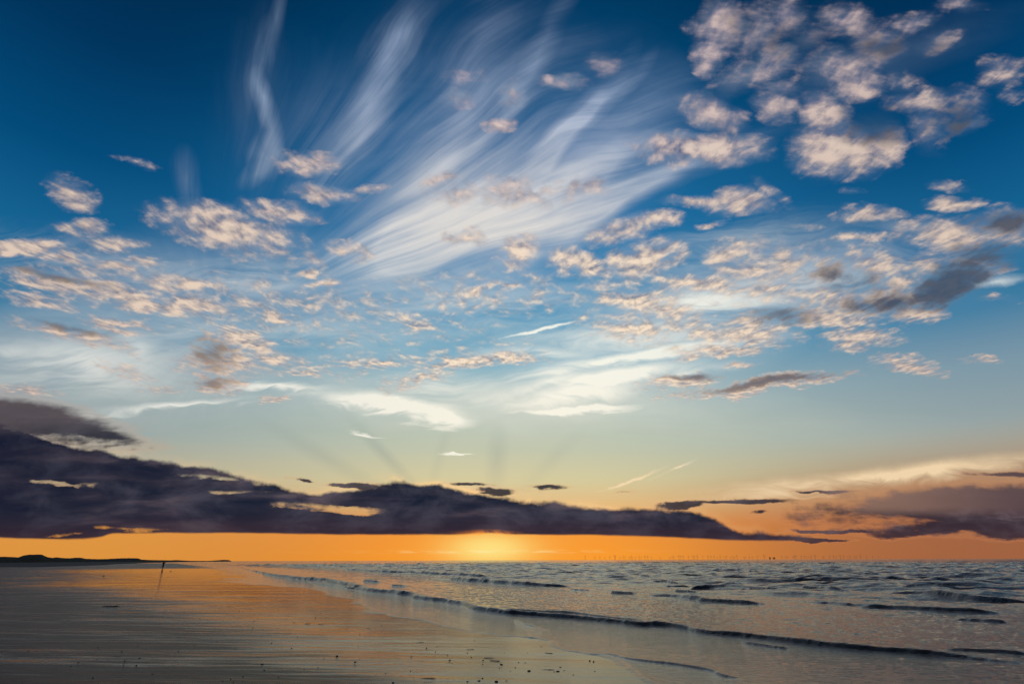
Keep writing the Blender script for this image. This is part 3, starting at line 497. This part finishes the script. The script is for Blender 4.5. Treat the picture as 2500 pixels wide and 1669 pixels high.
at.data.foreach_set('value', sstep(sdv + fbm(X * 0.15, Y * 0.4, 4) * np.clip(np.hypot(X, Y) * 0.12, 1, 8), np.minimum(-3.0 - np.hypot(X, Y) * 0.26, -3), 0.0).astype(np.float32).ravel() * sstep(np.hypot(X, Y), 190, 150).astype(np.float32).ravel())
tag(beach, kind='structure')

# the sea
rad_w = np.concatenate([[1.5, 3, 5, 7], np.geomspace(8.2, 320, 1000), np.geomspace(325, 90000, 220)])
X, Y = polar(1150, rad_w)
sdv = shore_field(X, Y); RR = np.hypot(X, Y)
Z = np.zeros_like(X)
shal = sstep(sdv, 0.0, 1.5)
Z += shal * sstep(RR, 52, 30) * fbm(X * 2.6, Y * 3.6, 3, 0.6) * (0.005 + 0.038 * sstep(sdv, 1.0, 9))
Z += sstep(sdv, 0.5, 9) * sstep(RR, 160, 100) * fbm(X * 0.75 + 3, Y * 1.15 + X * 0.15, 3, 0.55) * (0.035 + 0.145 * sstep(sdv, 8, 30))
Z += sstep(sdv, 6, 45) * sstep(RR, 600, 320) * fbm(X * 0.20, Y * 0.42 + X * 0.06, 3, 0.6) * 1.0
Z += sstep(sdv, 40, 160) * sstep(RR, 4000, 1200) * fbm(X * 0.05 + 3, Y * 0.12, 3) * 0.9
foam = np.zeros_like(X)
for P, A in CRESTS:
    Ps = smooth_line(P, 5); A = np.minimum(np.array(A), 0.36) * 0.85
    arr = np.array(Ps); pad = 3.0
    m_ = (X > arr[:, 0].min() - pad) & (X < arr[:, 0].max() + pad) & (Y > arr[:, 1].min() - pad) & (Y < arr[:, 1].max() + pad)
    if not m_.any(): continue
    px, py = X[m_], Y[m_]
    amax = A.max()
    jx = px + fbm(px * 0.35 + 5, py * 0.35, 2, 0.4) * 0.8; jy = py + fbm(px * 0.35 + 50, py * 0.35 + 20, 2, 0.4) * 0.8
    d_, s_, par = seg_dist(jx, jy, Ps)
    n_ = len(Ps) - 1
    a_ = np.interp(par / 5.0, np.arange(len(A)), A)
    endt = np.minimum(par, n_ - par) / max(n_ * 0.18, 1e-6)
    a_ = a_ * sstep(endt, 0, 1) * (1 + fbm(px * 0.45, py * 0.45 + 7, 3) * 0.8 + fbm(px * 2.2, py * 2.2 + 3, 3, 0.6) * 0.45)
    u_ = d_ * s_
    fr = np.clip(1 + u_ / (1.5 * a_ + 0.01), 0, 1); fr = fr * fr * (3 - 2 * fr)
    bk = np.exp(-(u_ / (3.2 * a_ + 0.06)) ** 2)
    h_ = a_ * np.where(u_ < 0, fr, bk)
    h_ = h_ + fbm(px * 4, py * 4, 3, 0.6) * 0.02 * np.exp(-(u_ / 0.5) ** 2) * sstep(a_, 0, 0.08)
    Z[m_] = Z[m_] * (1 - 0.5 * np.clip(h_ / 0.1, 0, 1)) + h_
    foam[m_] = np.maximum(foam[m_], np.exp(-((u_ + 0.05) / (0.10 + a_ * 1.6)) ** 2) * sstep(a_, 0.01, 0.10) * (0.55 + fbm(px * 0.5, py * 0.5, 2) * 1.4))
Z = np.where(sdv < 0.6, Z * sstep(sdv, -0.3, 0.6) + 0.010 - 0.05 * sstep(sdv, 0.15, -0.5), Z + 0.010)
Z = Z + 0.010 * np.exp(-((sdv - 0.14) / 0.09) ** 2) * sstep(RR, 45, 25)
foam = np.maximum(foam, 0.55 * np.exp(-((sdv - 0.12) / 0.12) ** 2) * sstep(RR, 60, 30))
keep = sdv > -0.6
me = grid_mesh('sea', X, Y, Z, keep=keep)
kk = keep.reshape(-1); n_, m__ = X.shape
ii = np.arange(n_ * m__).reshape(n_, m__)
qq = np.stack([ii[:-1, :-1], ii[1:, :-1], ii[1:, 1:], ii[:-1, 1:]], -1).reshape(-1, 4)
used = np.unique(qq[kk[qq].any(axis=1)])
for nm, arr_ in (('foam', foam), ('depth', np.clip(sdv, 0, 50))):
    at = me.attributes.new(nm, 'FLOAT', 'POINT'); at.data.foreach_set('value', arr_.reshape(-1)[used].astype(np.float32))
del ii, qq
sea = link_mesh('sea', me, M_water)
tag(sea, kind='structure')

# ------------------------------------------------------------------ dry sand bank and the dunes
M_bank = plain('damp_sand', (0.050, 0.040, 0.032), 0.9, 0.35, 0.6, 0.02)
bs_ = np.array(BANK_EDGE)
NU, NV = 220, 40
ue = np.linspace(0, len(bs_) - 1, NU)
ex = np.interp(ue, np.arange(len(bs_)), bs_[:, 0]); ey = np.interp(ue, np.arange(len(bs_)), bs_[:, 1])
spine = np.stack([ex * 1.0, ey * 1.0], -1)
far_x = np.interp(ue, [0, len(bs_) - 1], [-1500, -1100]); far_y = np.interp(ue, [0, len(bs_) - 1], [700, 2300])
v_ = np.linspace(0, 1, NV)[None, :] ** 2.2
X = ex[:, None] * (1 - v_) + far_x[:, None] * v_; Y = ey[:, None] * (1 - v_) + far_y[:, None] * v_
X = X + fbm(X * 0.03, Y * 0.03) * 14 * (v_ > 0); Y = Y + fbm(X * 0.03 + 9, Y * 0.03) * 10
Z = -0.02 + sstep(v_, 0, 0.03) * 0.26 + sstep(v_, 0.1, 1) * 1.2 + fbm(X * 0.08, Y * 0.08) * 0.12 * sstep(v_, 0, 0.05)
Z = Z * sstep(ue, NU * 0 + len(bs_) - 1, len(bs_) - 2.2)[:, None] + 0.0
tag(link_mesh('sandbank', grid_mesh('sandbank', X, Y, Z), M_bank), kind='structure')

M_dune = plain('marram_grass', (0.030, 0.032, 0.018), 0.95, 0.5, 0.05, 0.5, 0.1)
dn = np.array(DUNES)
ss = np.concatenate([np.linspace(-1.6, dn[0, 0], 120)[:-1], np.linspace(dn[0, 0], dn[-1, 0], 620)])
tt = np.interp(ss, dn[:, 0], dn[:, 1]) + 0.0014
tt[:119] = 0.0075 + fbm(ss[:119] * 30, ss[:119] * 0) * 0.004
Dy = np.interp(ss, [-1.6, -0.84, -0.62, -0.46], [600, 800, 1500, 2600])
vv = np.linspace(-1, 1, 26)[None, :]
depth = Dy[:, None] * 0.13
Yd = Dy[:, None] + vv * depth; Xd = ss[:, None] * Yd
Hh = np.clip(tt, 0.0004, 1)[:, None] * Dy[:, None] + 1.7
prof = np.cos(vv * math.pi / 2) ** 0.7
Zd = Hh * prof * (1 + fbm(Xd * 0.012, Yd * 0.012, 3) * 0.0) + fbm(Xd * 0.09, Yd * 0.09, 4, 0.6) * 2.2 * prof * np.clip(Hh / 9, 0.15, 1) - 0.3
endf = sstep(np.arange(len(ss)), len(ss) - 1, len(ss) - 8)[:, None]
tag(link_mesh('hills', grid_mesh('hills', Xd, Yd, Zd * endf - 0.3), M_dune), kind='structure')

# ------------------------------------------------------------------ offshore wind farm
M_tower = plain('turbine_paint', (0.55, 0.55, 0.56), 0.6, 0.1, 0.05)
M_steel = plain('platform_steel', (0.05, 0.05, 0.055), 0.6, 0.2, 0.05)
def bm_obj(name, bm, m, parent=None, smooth=True):
    me = bpy.data.meshes.new(name); bm.to_mesh(me); bm.free()
    if smooth:
        for f in me.polygons: f.use_smooth = True
    return link_mesh(name, me, m, parent)
def add_cone(bm, p0, p1, r0, r1, seg=12):
    p0, p1 = Vector(p0), Vector(p1); d = p1 - p0
    q = d.to_track_quat('Z', 'Y').to_matrix().to_4x4()
    bmesh.ops.create_cone(bm, cap_ends=True, segments=seg, radius1=r0, radius2=r1, depth=d.length, matrix=Matrix.Translation((p0 + p1) / 2) @ q)
def add_box(bm, c, size, rot=None):
    M = Matrix.Translation(c) @ (rot or Matrix.Identity(4)) @ Matrix.Diagonal((*size, 1))
    bmesh.ops.create_cube(bm, size=1, matrix=M)
HUB, BL = 92.0, 56.0
def blade_bm(ang):
    bm = bmesh.new(); rows = []
    for r_, ch, th in ((2, 2.6, 2.4), (8, 5.2, 1.6), (20, 4.4, 0.9), (38, 2.8, 0.5), (BL, 0.9, 0.2)):
        ring = [bm.verts.new((math.cos(ang) * r_ * 0 + q * math.cos(ang + math.pi / 2) * 0 + math.sin(ang) * r_ + cx_ * math.cos(ang), -5.5 + cy_, math.cos(ang) * r_ - cx_ * math.sin(ang)))
                for q, (cx_, cy_) in enumerate(((-ch * 0.35, 0), (0, th / 2), (ch * 0.65, 0), (0, -th / 2)))]
        rows.append(ring)
    for a, c in zip(rows[:-1], rows[1:]):
        for k in range(4): bm.faces.new((a[k], a[(k + 1) % 4], c[(k + 1) % 4], c[k]))
    bm.faces.new(rows[0][::-1]); bm.faces.new(rows[-1])
    bmesh.ops.recalc_face_normals(bm, faces=bm.faces)
    return bm
def make_turbine():
    root = empty('wind_turbine', (0, 0, 0))
    bm = bmesh.new(); add_cone(bm, (0, 0, -2), (0, 0, 14), 3.4, 3.4, 16); add_cone(bm, (0, 0, 14), (0, 0, HUB - 1.6), 2.9, 1.7, 16)
    bmesh.ops.create_cone(bm, cap_ends=True, segments=16, radius1=5, radius2=5, depth=0.8, matrix=Matrix.Translation((0, 0, 14)))
    bm_obj('tower', bm, M_tower, root)
    bm = bmesh.new(); add_box(bm, (0, 1.5, HUB), (4.2, 12, 4.2)); bmesh.ops.bevel(bm, geom=bm.edges[:], offset=0.7, segments=2, affect='EDGES')
    bm_obj('nacelle', bm, M_tower, root, False)
    ro = empty('rotor', (0, 0, HUB)); ro.parent = root
    bm = bmesh.new(); bmesh.ops.create_uvsphere(bm, u_segments=12, v_segments=8, radius=2.1, matrix=Matrix.Translation((0, -5.5, 0)))
    bm_obj('hub', bm, M_tower, ro)
    for k in range(3): bm_obj('blade', blade_bm(k * 2 * math.pi / 3), M_tower, ro)
    return root
def copy_tree(o, parent=None):
    c = o.copy(); scene.collection.objects.link(c)
    if parent: c.parent = parent
    for ch in o.children: copy_tree(ch, c)
    return c
proto = make_turbine(); rnd = random.Random(11)
GT = 'offshore wind turbines along the horizon'
NT = len(TURBINES)
for k, sx in enumerate(TURBINES):
    o = proto if k == 0 else copy_tree(proto)
    tall = rnd.random()
    yy_ = 17500 + 10000 * (1 - tall) if k % 6 else 15500 + 2500 * rnd.random()
    o.location = (sx * yy_, yy_, 0); o.rotation_euler = (0, 0, R(rnd.uniform(-40, 10)))
    [c for c in o.children if c.name.startswith('rotor')][0].rotation_euler = (0, R(rnd.uniform(0, 120)), 0)
    tag(o, 'tiny dark wind turbine standing in the sea on the horizon', 'wind turbine', GT)
    if k == 0: o['label'] = 'faint wind turbine standing apart, nearest the sunset glow on the horizon'
    if k == NT - 1: o['label'] = 'faint wind turbine at the right-hand end of the long row on the horizon'
def make_platform(name, loc, w, h, label):
    root = empty(name, loc); 
    bm = bmesh.new(); add_box(bm, (0, 0, h * 0.78), (w, w * 0.8, h * 0.44)); add_box(bm, (w * 0.2, 0, h * 1.08), (w * 0.3, w * 0.3, h * 0.12)); bm_obj('topside', bm, M_steel, root, False)
    for sx in (-1, 1):
        for sy in (-1, 1):
            bm = bmesh.new(); add_cone(bm, (sx * w * 0.45, sy * w * 0.35, -3), (sx * w * 0.38, sy * w * 0.3, h * 0.56), 2.2, 2.0, 10); bm_obj('leg', bm, M_steel, root)
    bm = bmesh.new()
    for sy in (-1, 1):
        add_cone(bm, (-w * 0.42, sy * w * 0.32, 3), (w * 0.4, sy * w * 0.31, h * 0.5), 1.1, 1.1, 8); add_cone(bm, (w * 0.42, sy * w * 0.32, 3), (-w * 0.4, sy * w * 0.31, h * 0.5), 1.1, 1.1, 8)
    bm_obj('bracing', bm, M_steel, root)
    return tag(root, label, 'platform')
make_platform('offshore_platform', (PLATFORMS[0] * 12500, 12500, 0), 22, 44, 'dark squat offshore platform on legs among the wind turbines')
make_platform('offshore_platform', (PLATFORMS[1] * 15500, 15500, 0), 52, 46, 'pale boxy offshore platform just right of the dark squat one')

# ------------------------------------------------------------------ shells, pebbles and weed on the sand
M_peb = plain('dark_stone', (0.030, 0.026, 0.024), 0.5, 0.4, 60, 0.0)
M_weed = plain('wet_seaweed', (0.016, 0.014, 0.010), 0.35, 0.5, 60, 0.0)
def pebble_mesh(seed):
    r_ = random.Random(seed); bm = bmesh.new(); bmesh.ops.create_icosphere(bm, subdivisions=2, radius=1.0)
    for v in bm.verts:
        v.co *= 1 + 0.16 * math.sin(v.co.x * 3 + seed) + 0.12 * math.sin(v.co.y * 4 + seed * 2) + r_.uniform(-.04, .04)
        v.co.z *= 0.55
    me = bpy.data.meshes.new('pebble'); bm.to_mesh(me); bm.free()
    for f in me.polygons: f.use_smooth = True
    me.materials.append(M_peb); return me
PM = [pebble_mesh(k) for k in range(6)]
rr_ = random.Random(5)
extra = []
SHn = [tuple(q) for q in SHORE]
while len(extra) < 95:
    d_ = 9.2 * (30 / 9.2) ** (rr_.random() ** 1.3); a_ = R(rr_.uniform(-38, 12)); px, py = d_ * math.sin(a_), d_ * math.cos(a_)
    q, sgn, _ = seg_dist(np.array([px]), np.array([py]), SH)
    if sgn[0] > 0 or q[0] < 0.25: continue
    extra.append((px, py, rr_.uniform(0.45, 0.95)))
for k, (px, py, w_) in enumerate(PEBBLES + extra):
    o = bpy.data.objects.new('pebble', PM[k % 6]); scene.collection.objects.link(o)
    sc_ = 0.0085 * w_ * rr_.uniform(0.85, 1.25)
    if math.hypot(px, py) > 60: sc_ = 0.09
    o.scale = (sc_ * rr_.uniform(1, 1.7), sc_, sc_); o.rotation_euler = (0, 0, rr_.uniform(-0.8, 0.8)); o.location = (px, py, 0.006 + sc_ * 0.25)
    lab = {PEBBLES[-2][:2]: 'dark lump on the sand just right of the distant person', PEBBLES[-1][:2]: 'dark lump on the sand between the distant person and the left edge'}.get((px, py))
    tag(o, lab or 'small dark pebble lying on the wet sand', 'pebble', 'pebbles scattered over the wet sand')
def weed_mesh(seed, length, width):
    r_ = random.Random(seed); bm = bmesh.new()
    for k in range(4):
        a = Vector((-length / 2 * r_.uniform(.5, 1), r_.uniform(-.5, .5) * width, 0.005)); n = 7
        prev = a
        for j in range(n):
            nx = prev + Vector((length / n, r_.uniform(-.5, .5) * width * .6, r_.uniform(-.004, .005)))
            nx.z = max(nx.z, .004); add_cone(bm, prev, nx, width * .11, width * .07, 6); prev = nx
    me = bpy.data.meshes.new('seaweed'); bm.to_mesh(me); bm.free(); me.materials.append(M_weed); return me
WEED_LABELS = ['flat dark seaweed strand beside the upright twig at lower left', 'left-hand one of two dark seaweed strands lying side by side in mid beach',
    'right-hand one of two dark seaweed strands lying side by side in mid beach', 'short seaweed strand midway between the side-by-side pair and the water',
    'dark seaweed strand at the far side of the bottom-centre litter', 'long dark seaweed strand in the middle of the bottom-centre litter',
    'longest dark seaweed strand, just right of the bottom-centre litter', 'long seaweed strand nearest the bottom edge, left of centre',
    'dark seaweed strand lying closest to the edge of the swash', 'dark seaweed strand near the bottom edge at the seaward end of the sand', 'small seaweed strand on the pale streaked sand, farthest of those at centre']
for k, (px, py, w_) in enumerate(WEEDS):
    me = weed_mesh(k, 0.10 * w_, 0.022 * w_ ** 0.5)
    o = bpy.data.objects.new('seaweed', me); scene.collection.objects.link(o); o.location = (px, py, 0.006); o.rotation_euler = (0, 0, rr_.uniform(-.5, .4)); o.scale = (1, 1.6, 0.6)
    if k == 0:
        o.scale = (2.4, 2.2, 2.6)
        tag(o, 'largest dark clump of seaweed, alone on the sand at left', 'seaweed')
    else:
        tag(o, WEED_LABELS[k - 1], 'seaweed', 'strands of seaweed on the wet sand')
bm = bmesh.new(); add_cone(bm, (0, 0, -0.01), (0.012, 0, 0.06), 0.005, 0.004, 7); add_cone(bm, (0.012, 0, 0.06), (0.03, 0.01, 0.085), 0.004, 0.002, 7)
add_cone(bm, (0.012, 0, 0.06), (-0.008, 0, 0.09), 0.004, 0.002, 7)
o = bm_obj('twig', bm, M_weed); o.location = (*TWIG, 0.006); tag(o, 'small twig standing upright in the wet sand at lower left', 'twig')

# ------------------------------------------------------------------ the person on the beach
M_cloth = plain('dark_coat', (0.014, 0.014, 0.018), 0.85, 0.3, 20)
M_trou = plain('dark_trousers', (0.010, 0.011, 0.016), 0.9, 0.3, 20)
M_skin = plain('skin', (0.30, 0.17, 0.11), 0.6, 0.1, 20)
M_hair = plain('dark_hair', (0.012, 0.009, 0.007), 0.6, 0.3, 60)
def skinned(name, verts, edges, m, parent, sub=1, root=0):
    """verts: (x,y,z,rx,ry); grown by a Skin modifier, then baked"""
    me = bpy.data.meshes.new(name); me.from_pydata([v[:3] for v in verts], edges, []); me.update()
    o = link_mesh(name, me, None, parent)
    mod = o.modifiers.new('skin', 'SKIN')
    for k, v in enumerate(verts):
        sv = me.skin_vertices[0].data[k]; sv.radius = (v[3], v[4]); sv.use_root = (k == root)
    if sub:
        sm = o.modifiers.new('sub', 'SUBSURF'); sm.levels = sub; sm.render_levels = sub
    mod.use_smooth_shade = True
    bpy.context.view_layer.update()
    dg = bpy.context.evaluated_depsgraph_get()
    nm = bpy.data.meshes.new_from_object(o.evaluated_get(dg)); o.modifiers.clear(); o.data = nm
    nm.materials.clear(); nm.materials.append(m)
    for f in nm.polygons: f.use_smooth = True
    return o
pr = empty('person', (PERSON[0], PERSON[1], 0.006), R(35))
# walking away to the right, weight on the left foot, elbows bent, hands held before the chest
V = [(0, 0, 0.93, .135, .11), (0, .01, 1.12, .13, .10), (0, .02, 1.34, .155, .105), (0, .03, 1.47, .07, .07), (0, .055, 1.56, .055, .06), (0, .07, 1.64, .075, .09), (0, .07, 1.72, .06, .075),
     (-.09, .0, .86, .09, .09), (-.09, .10, .50, .058, .062), (-.09, .02, .10, .038, .042), (-.10, .17, .035, .04, .03),
     (.09, .0, .86, .09, .09), (.08, -.06, .50, .058, .062), (.08, -.26, .12, .038, .042), (.09, -.14, .035, .04, .03),
     (-.19, .02, 1.40, .055, .055), (-.27, -.02, 1.14, .043, .043), (-.16, .20, 1.20, .032, .032), (-.10, .25, 1.24, .028, .036),
     (.19, .02, 1.40, .055, .055), (.27, -.02, 1.14, .043, .043), (.16, .20, 1.20, .032, .032), (.10, .25, 1.24, .028, .036)]
Ed = [(0, 1), (1, 2), (2, 3), (3, 4), (4, 5), (5, 6), (0, 7), (7, 8), (8, 9), (9, 10), (0, 11), (11, 12), (12, 13), (13, 14), (2, 15), (15, 16), (16, 17), (17, 18), (2, 19), (19, 20), (20, 21), (21, 22)]
for s_, w0 in ((-1, 18), (1, 22)):
    bx_, by_, bz_ = V[w0][:3]
    for j, (ox, oz, ln) in enumerate(((-.022, .03, .055), (-.008, .036, .065), (.008, .034, .06), (.02, .028, .048), (-.03, -.005, .04))):
        i0 = len(V); V.append((bx_ - s_ * ox, by_ + .035, bz_ + oz * .6, .010, .010)); V.append((bx_ - s_ * (ox + .012), by_ + .035 + ln * .6, bz_ + oz * .6 + .01, .009, .009)); V.append((bx_ - s_ * (ox + .03), by_ + .03 + ln * .8, bz_ + oz * .6 - .015, .008, .008))
        Ed += [(w0, i0), (i0, i0 + 1), (i0 + 1, i0 + 2)]
body = skinned('body', V, Ed, M_skin, pr, 1, 0)
coat = skinned('coat', [(0, 0, 0.80, .175, .145), (0, .0, 0.95, .165, .135), (0, .01, 1.15, .155, .125), (0, .02, 1.36, .18, .13), (0, .03, 1.46, .10, .09),
     (-.20, .02, 1.39, .072, .072), (-.275, -.02, 1.13, .060, .060), (-.185, .16, 1.19, .046, .046),
     (.20, .02, 1.39, .072, .072), (.275, -.02, 1.13, .060, .060), (.185, .16, 1.19, .046, .046)],
     [(0, 1), (1, 2), (2, 3), (3, 4), (3, 5), (5, 6), (6, 7), (3, 8), (8, 9), (9, 10)], M_cloth, pr, 1, 1)
trou = skinned('trousers', [(0, 0, 0.92, .15, .125), (-.09, 0, .84, .105, .105), (-.09, .10, .50, .075, .08), (-.09, .02, .09, .058, .062), (.09, 0, .84, .105, .105), (.08, -.06, .50, .075, .08), (.08, -.255, .11, .058, .062)],
     [(0, 1), (1, 2), (2, 3), (0, 4), (4, 5), (5, 6)], M_trou, pr, 1, 0)
for a_, f_ in (((-.09, .02), (-.10, .19)), ((.08, -.26), (.09, -.10))):
    skinned('shoe', [(a_[0], a_[1] - .03, .06, .05, .055), (a_[0], (a_[1] + f_[1]) / 2, .045, .048, .042), (f_[0], f_[1], .035, .045, .032)], [(0, 1), (1, 2)], M_trou, pr, 1, 0)
skinned('hair', [(0, .045, 1.63, .075, .07), (0, .055, 1.70, .088, .095), (0, .06, 1.755, .06, .07)], [(0, 1), (1, 2)], M_hair, pr, 1, 0)
# face: brow, nose, mouth and ears as small features of the head
bm = bmesh.new(); add_cone(bm, (0, .150, 1.665), (0, .178, 1.632), .008, .014, 8)
for sx in (-1, 1):
    bmesh.ops.create_uvsphere(bm, u_segments=8, v_segments=6, radius=.011, matrix=Matrix.Translation((sx * .03, .150, 1.662)))
    bmesh.ops.create_uvsphere(bm, u_segments=8, v_segments=6, radius=.025, matrix=Matrix.Translation((sx * .078, .07, 1.645)) @ Matrix.Diagonal((.4, .7, 1.1, 1)))
add_box(bm, (0, .152, 1.598), (.045, .01, .010))
bm_obj('face', bm, M_skin, pr)
tag(pr, 'lone person in a dark coat and trousers, walking far off on the wet sand', 'person')
